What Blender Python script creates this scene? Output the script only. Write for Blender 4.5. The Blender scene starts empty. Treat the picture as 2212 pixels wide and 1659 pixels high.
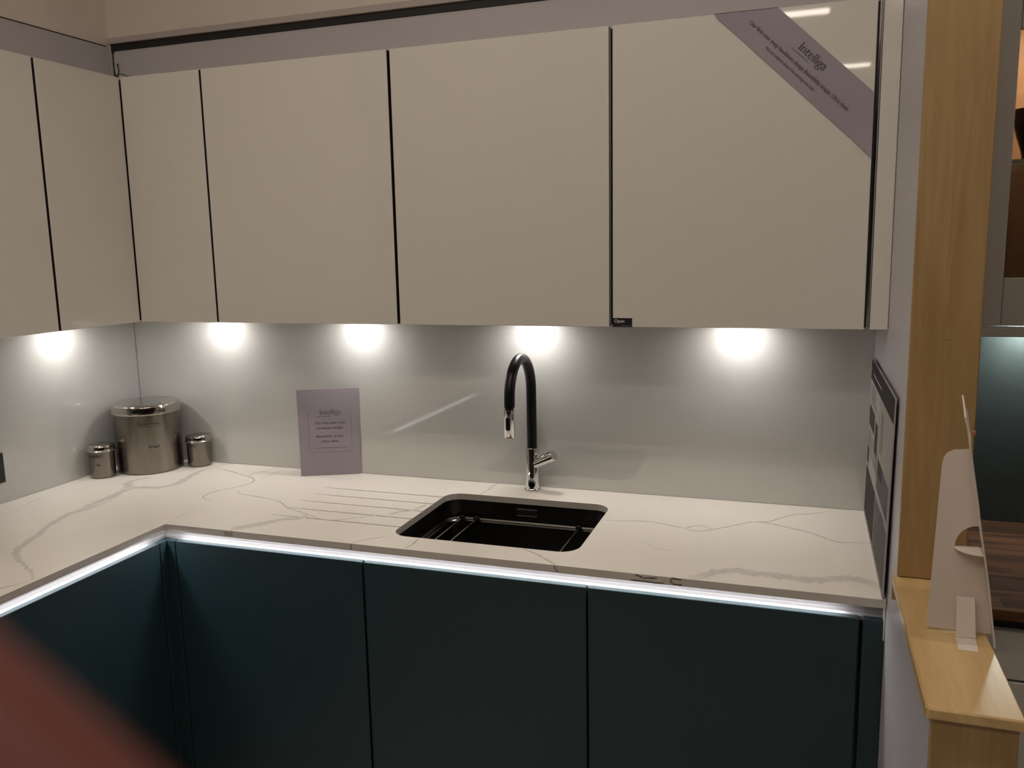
import bpy, math, random
from mathutils import Vector, Matrix
from mathutils.geometry import tessellate_polygon
random.seed(7)
sc = bpy.context.scene
COL = sc.collection
PI = math.pi

# ---------------------------------------------------------------- camera
CAM = Vector((2.300407, -2.460934, 0.738232))
RT = Vector((0.945525, 0.324922, -0.020188))
UP = Vector((-0.032515, 0.155957, 0.987229))
FW = Vector((-0.323920, 0.932793, -0.158026))
cam_d = bpy.data.cameras.new('camera')
cam = bpy.data.objects.new('camera', cam_d)
COL.objects.link(cam)
m = Matrix((RT, UP, -FW)).transposed().to_4x4()
m.translation = CAM
cam.matrix_world = m
cam_d.sensor_fit = 'HORIZONTAL'
cam_d.sensor_width = 36
cam_d.lens = 1834.66 / 2212 * 36
cam_d.clip_start = 0.004
cam_d.clip_end = 60
cam_d.dof.use_dof = True
cam_d.dof.focus_distance = 2.3
cam_d.dof.aperture_fstop = 11.5
sc.camera = cam

# ---------------------------------------------------------------- world, exposure
w = bpy.data.worlds.new('world')
sc.world = w
w.use_nodes = True
w.node_tree.nodes['Background'].inputs[0].default_value = (1.0, 0.88, 0.74, 1)
w.node_tree.nodes['Background'].inputs[1].default_value = 0.05
vs = sc.view_settings
vs.view_transform = 'Standard'
vs.look = 'None'
vs.gamma = 1
vs.use_curve_mapping = False
vs.exposure = 0.0
STRIP_POWER = 23.0      # ceiling strips
SPOT_POWER = 140.0      # under-cabinet lights
LED_POWER = 42.0        # led tape under the worktop

# ---------------------------------------------------------------- materials
def new_mat(name):
    m = bpy.data.materials.new(name)
    m.use_nodes = True
    return m, m.node_tree.nodes, m.node_tree.links, m.node_tree.nodes['Principled BSDF']

def mat(name, col, rough=0.5, metal=0.0, spec=0.5, coat=0.0, noise=0.0, nscale=8.0, bump=0.0, stretch=(1, 1, 1), aniso=0.0, col2=None, trans=0.0, coatr=0.03):
    m, n, l, b = new_mat(name)
    b.inputs['Roughness'].default_value = rough
    b.inputs['Metallic'].default_value = metal
    b.inputs['Specular IOR Level'].default_value = spec
    b.inputs['Coat Weight'].default_value = coat
    b.inputs['Coat Roughness'].default_value = coatr
    b.inputs['Transmission Weight'].default_value = trans
    b.inputs['Anisotropic'].default_value = aniso
    c = (*col, 1)
    tc = n.new('ShaderNodeTexCoord')
    mp = n.new('ShaderNodeMapping')
    mp.inputs['Scale'].default_value = stretch
    l.new(tc.outputs['Object'], mp.inputs[0])
    nz = n.new('ShaderNodeTexNoise')
    nz.inputs['Scale'].default_value = nscale
    nz.inputs['Detail'].default_value = 6
    l.new(mp.outputs[0], nz.inputs[0])
    mx = n.new('ShaderNodeMix')
    mx.data_type = 'RGBA'
    if col2 is None:
        k = 1 - noise
        col2 = tuple(v * k for v in col)
    mx.inputs[6].default_value = c
    mx.inputs[7].default_value = (*col2, 1)
    l.new(nz.outputs[0], mx.inputs[0])
    l.new(mx.outputs[2], b.inputs['Base Color'])
    if bump:
        bp = n.new('ShaderNodeBump')
        bp.inputs['Strength'].default_value = bump
        bp.inputs['Distance'].default_value = 0.002
        l.new(nz.outputs[0], bp.inputs['Height'])
        l.new(bp.outputs[0], b.inputs['Normal'])
    return m

def emit(name, col, power):
    m, n, l, b = new_mat(name)
    b.inputs['Base Color'].default_value = (0.8, 0.8, 0.8, 1)
    b.inputs['Emission Color'].default_value = (*col, 1)
    b.inputs['Emission Strength'].default_value = power
    return m

def wood_mat(name, c1, c2, axis='Z', rough=0.4, scale=1.0, planks=None):
    m, n, l, b = new_mat(name)
    b.inputs['Roughness'].default_value = rough
    tc = n.new('ShaderNodeTexCoord')
    mp = n.new('ShaderNodeMapping')
    s = {'Z': (14, 14, 1.1), 'Y': (14, 1.1, 14), 'X': (1.1, 14, 14)}[axis]
    mp.inputs['Scale'].default_value = tuple(v * scale for v in s)
    l.new(tc.outputs['Object'], mp.inputs[0])
    nz = n.new('ShaderNodeTexNoise')
    nz.inputs['Scale'].default_value = 2.2
    nz.inputs['Detail'].default_value = 9
    nz.inputs['Distortion'].default_value = 1.6
    l.new(mp.outputs[0], nz.inputs[0])
    fine = n.new('ShaderNodeTexNoise')
    fine.inputs['Scale'].default_value = 16
    fine.inputs['Detail'].default_value = 4
    l.new(mp.outputs[0], fine.inputs[0])
    ad = n.new('ShaderNodeMath')
    ad.operation = 'MULTIPLY_ADD'
    ad.inputs[1].default_value = 0.35
    l.new(fine.outputs[0], ad.inputs[0])
    l.new(nz.outputs[0], ad.inputs[2])
    cr = n.new('ShaderNodeValToRGB')
    cr.color_ramp.elements[0].position = 0.42
    cr.color_ramp.elements[1].position = 0.95
    cr.color_ramp.elements[0].color = (*c1, 1)
    cr.color_ramp.elements[1].color = (*c2, 1)
    l.new(ad.outputs[0], cr.inputs[0])
    out = cr.outputs[0]
    if planks:
        b.inputs['Specular IOR Level'].default_value = 0.15
        mp2 = n.new('ShaderNodeMapping')
        mp2.inputs['Scale'].default_value = (1, 1, 1)
        l.new(tc.outputs['Object'], mp2.inputs[0])
        br = n.new('ShaderNodeTexBrick')
        br.inputs['Scale'].default_value = 1.0
        br.inputs['Brick Width'].default_value = planks[0]
        br.inputs['Row Height'].default_value = planks[1]
        br.inputs['Mortar Size'].default_value = 0.0006
        br.inputs['Color1'].default_value = (0.55, 0.55, 0.55, 1)
        br.inputs['Color2'].default_value = (1.35, 1.3, 1.25, 1)
        br.inputs['Mortar'].default_value = (0.4, 0.4, 0.4, 1)
        l.new(mp2.outputs[0], br.inputs[0])
        mu = n.new('ShaderNodeMix')
        mu.data_type = 'RGBA'
        mu.blend_type = 'MULTIPLY'
        mu.inputs[0].default_value = 1
        l.new(out, mu.inputs[6])
        l.new(br.outputs[0], mu.inputs[7])
        out = mu.outputs[2]
    l.new(out, b.inputs['Base Color'])
    return m

def quartz_mat(nm='veined white quartz', ca=(0.87, 0.82, 0.735), cb=(0.79, 0.75, 0.68), cv=(0.30, 0.275, 0.25)):
    m, n, l, b = new_mat(nm)
    b.inputs['Roughness'].default_value = 0.22
    at = n.new('ShaderNodeAttribute')
    at.attribute_name = 'vein'
    tc = n.new('ShaderNodeTexCoord')
    nz = n.new('ShaderNodeTexNoise')
    nz.inputs['Scale'].default_value = 3
    nz.inputs['Detail'].default_value = 8
    l.new(tc.outputs['Object'], nz.inputs[0])
    base = n.new('ShaderNodeMix')
    base.data_type = 'RGBA'
    base.inputs[6].default_value = (*ca, 1)
    base.inputs[7].default_value = (*cb, 1)
    l.new(nz.outputs[0], base.inputs[0])
    nf = n.new('ShaderNodeTexNoise')
    nf.inputs['Scale'].default_value = 60
    nf.inputs['Detail'].default_value = 5
    l.new(tc.outputs['Object'], nf.inputs[0])
    mr = n.new('ShaderNodeMapRange')
    mr.inputs[1].default_value = 0.3
    mr.inputs[2].default_value = 0.6
    mr.inputs[3].default_value = 0.65
    mr.inputs[4].default_value = 1.0
    l.new(nf.outputs[0], mr.inputs[0])
    mu = n.new('ShaderNodeMath')
    mu.operation = 'MULTIPLY'
    l.new(at.outputs['Fac'], mu.inputs[0])
    l.new(mr.outputs[0], mu.inputs[1])
    mx = n.new('ShaderNodeMix')
    mx.data_type = 'RGBA'
    l.new(mu.outputs[0], mx.inputs[0])
    l.new(base.outputs[2], mx.inputs[6])
    mx.inputs[7].default_value = (*cv, 1)
    l.new(mx.outputs[2], b.inputs['Base Color'])
    return m

M = dict(
    gloss_white=mat('gloss off white lacquer', (0.62, 0.592, 0.535), 0.42, coat=0.9, noise=0.02, nscale=2),
    carcass=mat('white carcass board', (0.55, 0.53, 0.5), 0.6, noise=0.03),
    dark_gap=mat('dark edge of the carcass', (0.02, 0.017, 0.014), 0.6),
    alu=mat('brushed aluminium', (0.33, 0.322, 0.32), 0.6, 1.0, noise=0.08, nscale=40, stretch=(1, 1, 20)),
    teal=mat('dark teal lacquer', (0.0080, 0.0240, 0.0290), 0.5, spec=0.35, coat=0.08, coatr=0.12, noise=0.04),
    splash=mat('pale lavender acrylic', (0.475, 0.474, 0.450), 0.35, coat=1.0, coatr=0.03, noise=0.02, nscale=3),
    lavender=mat('lavender painted board', (0.57, 0.535, 0.555), 0.55, noise=0.08, nscale=6, bump=0.05),
    plaster=mat('beige plaster', (0.86, 0.775, 0.70), 0.75, noise=0.14, nscale=7, bump=0.25),
    trim=mat('grey pink trim', (0.55, 0.48, 0.45), 0.6, noise=0.1, nscale=20),
    black=mat('black gap', (0.012, 0.01, 0.009), 0.6),
    side=mat('lavender partition paint', (0.47, 0.45, 0.48), 0.38, coat=0.25, coatr=0.2, noise=0.04, nscale=5),
    maple=wood_mat('shaded maple board', (0.26, 0.155, 0.060), (0.36, 0.235, 0.105), 'Z', 0.45),  # end panels coloured darker than the ledge for the dimmer light on them
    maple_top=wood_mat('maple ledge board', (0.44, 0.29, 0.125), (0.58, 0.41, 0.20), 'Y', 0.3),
    maple_mark=wood_mat('faded maple', (0.25, 0.15, 0.062), (0.36, 0.23, 0.10), 'Z', 0.45),
    walnut=wood_mat('walnut block', (0.024, 0.009, 0.0045), (0.11, 0.052, 0.026), 'X', 0.75, planks=(0.32, 0.045)),
    quartz=quartz_mat(),
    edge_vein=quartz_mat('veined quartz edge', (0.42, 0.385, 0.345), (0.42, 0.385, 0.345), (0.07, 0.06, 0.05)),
    cut=mat('darker quartz edge', (0.44, 0.405, 0.36), 0.4, noise=0.12, nscale=14),  # worktop edges and sink cut-out sides coloured darker than the top
    groove=mat('cut quartz groove', (0.55, 0.515, 0.465), 0.4, noise=0.1),
    steel=mat('brushed stainless sink', (0.13, 0.123, 0.115), 0.26, 1.0, noise=0.15, nscale=30, stretch=(1, 1, 15)),
    steel_rim=mat('polished steel', (0.55, 0.53, 0.5), 0.15, 1.0),
    bin_steel=mat('brushed canister steel', (0.26, 0.235, 0.205), 0.27, 1.0, noise=0.2, nscale=30, stretch=(1, 1, 0.12)),
    chrome=mat('chrome', (0.75, 0.74, 0.73), 0.05, 1.0),
    black_rubber=mat('matt black tube', (0.004, 0.004, 0.004), 0.4, spec=0.25),
    lilac=mat('lilac card', (0.285, 0.245, 0.285), 0.5, noise=0.05, nscale=5),
    print=mat('dark print', (0.035, 0.03, 0.035), 0.6),
    card_edge=mat('card edge', (0.55, 0.5, 0.5), 0.6),
    stick_black=mat('black sticker', (0.006, 0.006, 0.007), 0.4),
    stick_white=mat('white print', (0.55, 0.55, 0.55), 0.5),
    cardboard=mat('white cardboard', (0.62, 0.55, 0.49), 0.7, noise=0.06, nscale=10),
    kraft=mat('brown board edge', (0.33, 0.12, 0.06), 0.8),
    paper=mat('poster paper', (0.33, 0.315, 0.30), 0.75, spec=0.08, noise=0.08, nscale=12),
    poster_dark=mat('poster charcoal band', (0.03, 0.027, 0.026), 0.75, spec=0.08),
    poster_grey=mat('poster photo grey', (0.17, 0.155, 0.15), 0.75, spec=0.08, noise=0.5, nscale=25),
    poster_light=mat('poster photo light', (0.30, 0.28, 0.25), 0.75, spec=0.08, noise=0.5, nscale=18),
    poster_deep=mat('poster photo dark', (0.07, 0.065, 0.06), 0.75, spec=0.08, noise=0.5, nscale=25),
    grey_paint=mat('grey painted door', (0.32, 0.285, 0.255), 0.5, noise=0.04),
    grey_drawer=mat('pale grey drawer', (0.50, 0.475, 0.43), 0.5, noise=0.04),
    interior=mat('lamplit cabinet interior', (0.42, 0.24, 0.13), 0.55, noise=0.25, nscale=6, stretch=(1, 1, 6)),
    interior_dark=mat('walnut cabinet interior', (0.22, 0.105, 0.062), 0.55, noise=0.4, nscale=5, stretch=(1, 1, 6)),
    slate=mat('dark slate splash', (0.045, 0.056, 0.057), 0.42, coat=0.2, coatr=0.2, noise=0.15, nscale=30, bump=0.5),
    glass=mat('clear glass', (0.9, 0.97, 0.93), 0.0, trans=1.0),
    vase=mat('black glazed vase', (0.006, 0.006, 0.007), 0.15),
    floor=mat('pale vinyl floor', (0.62, 0.57, 0.50), 0.4, noise=0.15, nscale=3),
    ceil=mat('ceiling tile', (0.55, 0.5, 0.45), 0.8, noise=0.05),
    far=mat('store wall', (0.07, 0.06, 0.05), 0.7, noise=0.15, nscale=2),
    cable=mat('black cable', (0.01, 0.009, 0.009), 0.5),
    gap_white=mat('pale edge strip', (0.46, 0.46, 0.42), 0.5),
    skin=mat('skin', (0.125, 0.020, 0.012), 0.5, noise=0.15, nscale=60),  # colour darkened to stand for the shade on the finger
    nail=mat('fingernail', (0.55, 0.25, 0.2), 0.25),
    sleeve=mat('navy knit sleeve', (0.02, 0.022, 0.035), 0.9, noise=0.4, nscale=120, bump=0.6),
    strip=emit('ceiling strip light', (1.0, 0.885, 0.76), STRIP_POWER),
    spot=emit('cool spot lens', (1.0, 0.95, 0.925), SPOT_POWER),
    spot2=emit('cool green spot lens', (0.93, 1.0, 0.92), SPOT_POWER * 2.0),
    warm=emit('warm cabinet lamp', (1.0, 0.72, 0.48), 60),
)
def led_mat():
    m, n, l, b = new_mat('white led tape')
    b.inputs['Emission Color'].default_value = (0.96, 0.95, 1.0, 1)
    b.inputs['Emission Strength'].default_value = LED_POWER
    return m
M['led'] = led_mat()
M['black_rubber'].node_tree.nodes['Principled BSDF'].inputs['Roughness'].default_value = 0.33
M['splash'].node_tree.nodes['Principled BSDF'].inputs['Coat IOR'].default_value = 1.8

# ---------------------------------------------------------------- mesh builder
class MB:
    def __init__(s):
        s.v, s.f, s.mi, s.sm = [], [], [], []
    def add(s, vs_, fs, mi=0, sm=False):
        o = len(s.v)
        s.v += [Vector(p) for p in vs_]
        for f in fs:
            s.f.append(tuple(i + o for i in f)); s.mi.append(mi); s.sm.append(sm)
        return s
    def box(s, x0, x1, y0, y1, z0, z1, mi=0):
        x0, x1 = sorted((x0, x1)); y0, y1 = sorted((y0, y1)); z0, z1 = sorted((z0, z1))
        p = [(x0, y0, z0), (x1, y0, z0), (x1, y1, z0), (x0, y1, z0), (x0, y0, z1), (x1, y0, z1), (x1, y1, z1), (x0, y1, z1)]
        return s.add(p, [(0, 3, 2, 1), (4, 5, 6, 7), (0, 1, 5, 4), (1, 2, 6, 5), (2, 3, 7, 6), (3, 0, 4, 7)], mi)
    def bbox(s, x0, x1, y0, y1, z0, z1, r=0.0015, mi=0, dark=None):
        """box with small chamfers on all twelve edges"""
        x0, x1 = sorted((x0, x1)); y0, y1 = sorted((y0, y1)); z0, z1 = sorted((z0, z1))
        X, Y, Z = (x0, x1), (y0, y1), (z0, z1)
        idx, vs_ = {}, []
        for i in (0, 1):
            for j in (0, 1):
                for k in (0, 1):
                    dx, dy, dz = (r if i == 0 else -r), (r if j == 0 else -r), (r if k == 0 else -r)
                    for a, p in (('x', (X[i], Y[j] + dy, Z[k] + dz)), ('y', (X[i] + dx, Y[j], Z[k] + dz)), ('z', (X[i] + dx, Y[j] + dy, Z[k]))):
                        idx[(i, j, k, a)] = len(vs_); vs_.append(p)
        fs = []
        q = [(0, 0), (1, 0), (1, 1), (0, 1)]
        for t in (0, 1):
            fx = [idx[(t, a, b, 'x')] for a, b in q]; fy = [idx[(a, t, b, 'y')] for a, b in q]; fz = [idx[(a, b, t, 'z')] for a, b in q]
            fs += [fx if t else fx[::-1], fy[::-1] if t else fy, fz if t else fz[::-1]]
        for i in (0, 1):
            for j in (0, 1):
                fs.append([idx[(i, j, 0, 'x')], idx[(i, j, 1, 'x')], idx[(i, j, 1, 'y')], idx[(i, j, 0, 'y')]])
                fs.append([idx[(i, 0, j, 'x')], idx[(i, 1, j, 'x')], idx[(i, 1, j, 'z')], idx[(i, 0, j, 'z')]])
                fs.append([idx[(0, i, j, 'y')], idx[(1, i, j, 'y')], idx[(1, i, j, 'z')], idx[(0, i, j, 'z')]])
                for k in (0, 1):
                    fs.append([idx[(i, j, k, 'x')], idx[(i, j, k, 'y')], idx[(i, j, k, 'z')]])
        s.add(vs_, fs, mi)
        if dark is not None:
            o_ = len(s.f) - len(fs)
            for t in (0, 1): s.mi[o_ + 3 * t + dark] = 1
        return s
    def lathe(s, prof, c, axis=(0, 0, 1), n=40, mi=0, capa=True, capb=True, sm=True):
        """prof: list of (radius, height) along axis from point c"""
        ax = Vector(axis).normalized()
        u = ax.orthogonal().normalized(); w_ = ax.cross(u)
        c = Vector(c); vs_ = []
        for r, h in prof:
            for i in range(n):
                a = 2 * PI * i / n
                vs_.append(c + ax * h + (u * math.cos(a) + w_ * math.sin(a)) * r)
        fs = []
        for k in range(len(prof) - 1):
            for i in range(n):
                j = (i + 1) % n
                fs.append((k * n + i, k * n + j, (k + 1) * n + j, (k + 1) * n + i))
        s.add(vs_, fs, mi, sm)
        o = len(s.v) - len(vs_)
        if capa: s.f.append(tuple(o + i for i in range(n))[::-1]); s.mi.append(mi); s.sm.append(False)
        if capb: s.f.append(tuple(o + (len(prof) - 1) * n + i for i in range(n))); s.mi.append(mi); s.sm.append(False)
        return s
    def tube(s, pts, rad, n=16, mi=0):
        pts = [Vector(p) for p in pts]
        rads = rad if isinstance(rad, (list, tuple)) else [rad] * len(pts)
        t = (pts[1] - pts[0]).normalized(); u = t.orthogonal().normalized()
        vs_ = []
        for i, p in enumerate(pts):
            if i == 0: t = (pts[1] - p).normalized()
            elif i == len(pts) - 1: t = (p - pts[i - 1]).normalized()
            else: t = ((pts[i + 1] - p).normalized() + (p - pts[i - 1]).normalized()).normalized()
            u = (u - t * u.dot(t)).normalized(); w_ = t.cross(u)
            for k in range(n):
                a = 2 * PI * k / n
                vs_.append(p + (u * math.cos(a) + w_ * math.sin(a)) * rads[i])
        fs = [(i * n + k, i * n + (k + 1) % n, (i + 1) * n + (k + 1) % n, (i + 1) * n + k) for i in range(len(pts) - 1) for k in range(n)]
        s.add(vs_, fs, mi, True)
        o = len(s.v) - len(vs_)
        s.f.append(tuple(o + k for k in range(n))[::-1]); s.mi.append(mi); s.sm.append(False)
        s.f.append(tuple(o + (len(pts) - 1) * n + k for k in range(n))); s.mi.append(mi); s.sm.append(False)
        return s
    def plate(s, poly, thick, origin, ux, uy, holes=(), mi=0):
        """extruded flat polygon with holes; poly in (a, b) -> origin + a*ux + b*uy, thickened along ux x uy"""
        o3, ux, uy = Vector(origin), Vector(ux), Vector(uy)
        nn = ux.cross(uy).normalized() * thick
        loops = [poly] + list(holes)
        flat = [p for lp in loops for p in lp]
        tris = tessellate_polygon([[Vector((a, b, 0)) for a, b in lp] for lp in loops])
        P = [o3 + ux * a + uy * b for a, b in flat]
        N = len(P)
        fs = []
        for t in tris:
            a, b, c = (Vector((*flat[i], 0)) for i in t)
            t = t if (b - a).cross(c - a).z > 0 else t[::-1]
            fs.append(tuple(i + N for i in t)); fs.append(tuple(t)[::-1])
        k = 0
        for lp in loops:
            L = len(lp)
            for i in range(L):
                j = (i + 1) % L
                fs.append((k + i, k + j, k + j + N, k + i + N))
            k += L
        return s.add(P + [p + nn for p in P], fs, mi)
    def build(s, name, mats, parent=None):
        off = parent_world(parent) if parent else Vector((0, 0, 0))
        me = bpy.data.meshes.new(name)
        me.from_pydata([tuple(p - off) for p in s.v], [], s.f)
        if not isinstance(mats, (list, tuple)): mats = [mats]
        for m_ in mats: me.materials.append(m_)
        for p, i, sm in zip(me.polygons, s.mi, s.sm):
            p.material_index = i; p.use_smooth = sm
        me.validate(); me.update()
        if any(s.sm): me.set_sharp_from_angle(angle=math.radians(38))
        o = bpy.data.objects.new(name, me)
        COL.objects.link(o)
        if parent: o.parent = parent
        return o

def parent_world(o):
    p = Vector((0, 0, 0))
    while o: p = p + o.location; o = o.parent
    return p

def tag(o, label=None, cat=None, group=None, kind=None):
    if label: o['label'] = label
    if cat: o['category'] = cat
    if group: o['group'] = group
    if kind: o['kind'] = kind
    return o
def thing(name, loc, label, cat, group=None):
    o = bpy.data.objects.new(name, None); o.empty_display_size = 0.05
    COL.objects.link(o); o.location = loc
    return tag(o, label, cat, group)
def struct(o): return tag(o, kind='structure')
def rebase(o, loc):
    """move a single mesh's origin to loc"""
    loc = Vector(loc); o.data.transform(Matrix.Translation(-loc)); o.location = loc; return o
def setaxis(bb, o=None): pass

def text_tris(body, size, align='CENTER', spacing=1.0, offset=0.0):
    """letter outlines as flat triangles, in (a, b)"""
    cu = bpy.data.curves.new('lettering', 'FONT')
    cu.body = body; cu.size = size; cu.align_x = align; cu.space_character = spacing; cu.resolution_u = 3
    cu.offset = offset
    o = bpy.data.objects.new('lettering', cu); COL.objects.link(o)
    bpy.context.view_layer.update()
    dg = bpy.context.evaluated_depsgraph_get()
    me = bpy.data.meshes.new_from_object(o.evaluated_get(dg))
    vs_ = [(v.co.x, v.co.y) for v in me.vertices]; fs = [tuple(p.vertices) for p in me.polygons]
    bpy.data.objects.remove(o); bpy.data.curves.remove(cu); bpy.data.meshes.remove(me)
    return vs_, fs
def add_text(mb, body, size, at, fn, align='CENTER', spacing=1.0, mi=0, sx=1.0, offset=0.0):
    """fn maps (a, b) on the sheet to a world point"""
    vs_, fs = text_tris(body, size, align, spacing, offset)
    if vs_: mb.add([fn(at[0] + a * sx, at[1] + b) for a, b in vs_], fs, mi)
def add_line(mb, p, q, w_, fn, mi=0):
    d = Vector((q[0] - p[0], q[1] - p[1])); L = d.length; d /= L; n = Vector((-d.y, d.x)) * w_ / 2
    pts = [(p[0] - n.x, p[1] - n.y), (q[0] - n.x, q[1] - n.y), (q[0] + n.x, q[1] + n.y), (p[0] + n.x, p[1] + n.y)]
    mb.add([fn(a, b) for a, b in pts], [(0, 1, 2, 3)], mi)

# ---------------------------------------------------------------- dimensions (metres; worktop top is z = 0)
XR = 2.4804                      # right partition face
YT, XT, HW = -0.6317, 0.6367, 0.0185
YB, XB, ZD = -0.6161, 0.6217, -0.0533
YW, XL, ZB, ZT = -0.3526, 0.3566, 0.5365, 1.2602
FL = -0.91
CEIL = 2.10

# ---------------------------------------------------------------- setting
struct(MB().box(-4.2, 7.2, -8.05, 0.2, FL - 0.05, FL).build('floor', M['floor']))
struct(MB().box(-4.2, 7.2, -8.05, 0.2, CEIL, CEIL + 0.05).build('ceiling', M['ceil']))
wb = MB().box(-0.12, 7.2, 0.0, 0.14, FL, CEIL)
struct(wb.build('wall_back', M['plaster']))
struct(MB().box(-0.12, 0.0, -2.3, 0.0, FL, CEIL).build('wall_left', M['plaster']))
struct(MB().box(-4.2, 7.2, -8.05, -7.9, FL, CEIL).build('wall_front', M['far']))
struct(MB().box(-4.35, -4.2, -8.05, 0.2, FL, CEIL).build('wall_far_left', M['far']))
struct(MB().box(7.2, 7.35, -8.05, 0.2, FL, CEIL).build('wall_far_right', M['far']))
# partition with its maple cladding
p = MB().box(XR, 2.584, -0.80, 0.0, FL, CEIL)
p.box(XR, 2.584, -1.268, -0.80, FL, 0.103)
struct(p.build('wall_right', M['side']))
t = MB().bbox(2.4775, 2.590, -0.8125, -0.80, 0.1215, CEIL, 0.002)
t.bbox(2.470, 2.590, -0.8125, -0.80, 0.075, 0.103, 0.001)
end = t.build('trim_1', [M['maple'], M['maple_mark']]); struct(end)
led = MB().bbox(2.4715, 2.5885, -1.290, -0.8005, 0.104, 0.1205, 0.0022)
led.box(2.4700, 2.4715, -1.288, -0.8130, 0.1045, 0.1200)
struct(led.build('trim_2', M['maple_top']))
struct(MB().bbox(2.4785, 2.5835, -1.281, -1.268, FL, 0.1035, 0.0015).build('trim_3', M['maple']))
# old label mark on the maple panel
mk = MB().box(2.5335, 2.5475, -0.8132, -0.8125, 0.600, 0.626)
mk.box(2.5330, 2.5470, -0.8130, -0.8125, 0.565, 0.600, 1)
tag(rebase(mk.build('residue_mark', [M['maple_mark'], M['maple']]), (2.54, -0.813, 0.6)), 'faded rectangular glue mark halfway up the tall maple end panel', 'mark')

# lavender boards between the wall cabinets and the ceiling plaster
bd = MB()
edge = [(0.030, 1.432), (0.0235, 1.425), (0.0205, 1.40), (0.021, 1.375), (0.026, 1.350), (0.034, 1.325), (0.042, 1.30), (0.042, 0.58)]
bd.plate(edge + [(XR, 0.58), (XR, 1.432)], 0.006, (0, 0, 0), (1, 0, 0), (0, 0, 1))
struct(bd.build('wall_board_back', M['lavender']))
bl = MB().box(0.0, 0.005, -2.25, -0.012, 0.58, 1.447)
struct(bl.build('wall_board_left', M['lavender']))
struct(MB().box(0.005, 0.008, -0.02, -0.004, 0.58, 1.455).box(0.0, 0.018, -0.012, -0.0005, 0.58, 1.453).build('trim_4', M['gap_white']))
tr = MB().bbox(0.014, XR, -0.020, 0.0, 1.4545, 1.4735, 0.001)
struct(tr.build('trim_5', M['trim']))
struct(MB().box(0.0165, XR, -0.010, -0.0005, 1.4325, 1.4545).box(0.0165, 0.0225, -0.0065, -0.0005, 1.345, 1.44).build('shadow_gap_strip', M['black']))  # black strip stands in for the shadow under the overhanging trim
struct(MB().box(0.0, 0.0065, -2.25, -0.002, 1.4472, 1.4500).build('trim_7', M['black']))

# ---------------------------------------------------------------- splashbacks
sp = MB().bbox(0.0045, XR - 0.004, -0.0045, -0.0002, 0.0008, 0.579, 0.0006)
tag(rebase(sp.build('splashback', M['splash']), (1.2, 0, 0)), 'glossy pale lavender splashback panel behind the tap', 'splashback')
sp = MB().bbox(0.0002, 0.0042, -2.25, -0.0050, 0.0008, 0.579, 0.0006)
tag(rebase(sp.build('splashback', M['splash']), (0, -1.2, 0)), 'glossy pale lavender splashback panel on the left wall', 'splashback')
# silicone line on the right end
struct(MB().box(XR - 0.004, XR, -0.006, -0.0002, 0.0, 0.58).build('trim_8', M['gap_white']))

# ---------------------------------------------------------------- worktop with sink cut-out, grooves and veins
SX0, SX1, SY0, SY1, SR = 1.2835, 1.790, -0.5435, -0.1385, 0.050
GY = [-0.190, -0.262, -0.334, -0.406, -0.478]
GX0, GW = 0.877, 0.0052
def rrect(x0, x1, y0, y1, r, n=8):
    pts = []
    for cx, cy, a0 in ((x1 - r, y1 - r, 0), (x0 + r, y1 - r, 90), (x0 + r, y0 + r, 180), (x1 - r, y0 + r, 270)):
        for i in range(n + 1):
            a = math.radians(a0 + 90 * i / n)
            pts.append((cx + r * math.cos(a), cy + r * math.sin(a)))
    return pts
hole = rrect(SX0, SX1, SY0, SY1, SR)
# hole with the five drainer channels running into its left side (points run anticlockwise: left side goes down)
full = []
n9 = 9
for i, pnt in enumerate(hole):
    full.append(pnt)
    if i == 2 * n9 - 1:
        for gy in GY:
            full += [(SX0, gy + GW / 2), (GX0 + 0.004, gy + GW / 2), (GX0, gy), (GX0 + 0.004, gy - GW / 2), (SX0, gy - GW / 2)]
outer = [(0.0015, -0.0015), (0.0015, -2.2), (XT, -2.2), (XT, YT - 0.004), (XT + 0.004, YT), (XR - 0.0015, YT), (XR - 0.0015, -0.0015)]
wt = MB()
def top_faces(mb, loops, z, flip=False, mi=0):
    flat = [p_ for lp in loops for p_ in lp]
    tris = tessellate_polygon([[Vector((a, b, 0)) for a, b in lp] for lp in loops])
    fs = []
    for t_ in tris:
        a, b, c = (Vector((*flat[i], 0)) for i in t_)
        up_ = (b - a).cross(c - a).z > 0
        fs.append(tuple(t_) if up_ != flip else tuple(t_)[::-1])
    mb.add([(a, b, z) for a, b in flat], fs, mi)
top_faces(wt, [outer, full], 0.0)
top_faces(wt, [outer, hole], -HW, True)
def skirt(mb, loop, z0, z1, mi=0):
    L = len(loop)
    mb.add([(a, b, z0) for a, b in loop] + [(a, b, z1) for a, b in loop], [(i, (i + 1) % L, (i + 1) % L + L, i + L) for i in range(L)], mi)
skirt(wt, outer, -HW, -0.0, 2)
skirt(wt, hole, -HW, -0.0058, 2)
seg = 2 * n9 - 1
full_skirt = [(p_, q_) for p_, q_ in zip(full, full[1:] + full[:1])]
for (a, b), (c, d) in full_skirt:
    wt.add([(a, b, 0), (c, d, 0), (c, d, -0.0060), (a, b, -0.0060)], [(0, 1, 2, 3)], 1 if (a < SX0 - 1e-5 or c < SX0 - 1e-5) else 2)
for gy in GY:   # sloping channel floors
    wt.add([(GX0, gy - GW / 2, -0.0006), (SX0, gy - GW / 2, -0.0052), (SX0, gy + GW / 2, -0.0052), (GX0, gy + GW / 2, -0.0006)], [(0, 1, 2, 3)], 1)
VE = []
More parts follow.
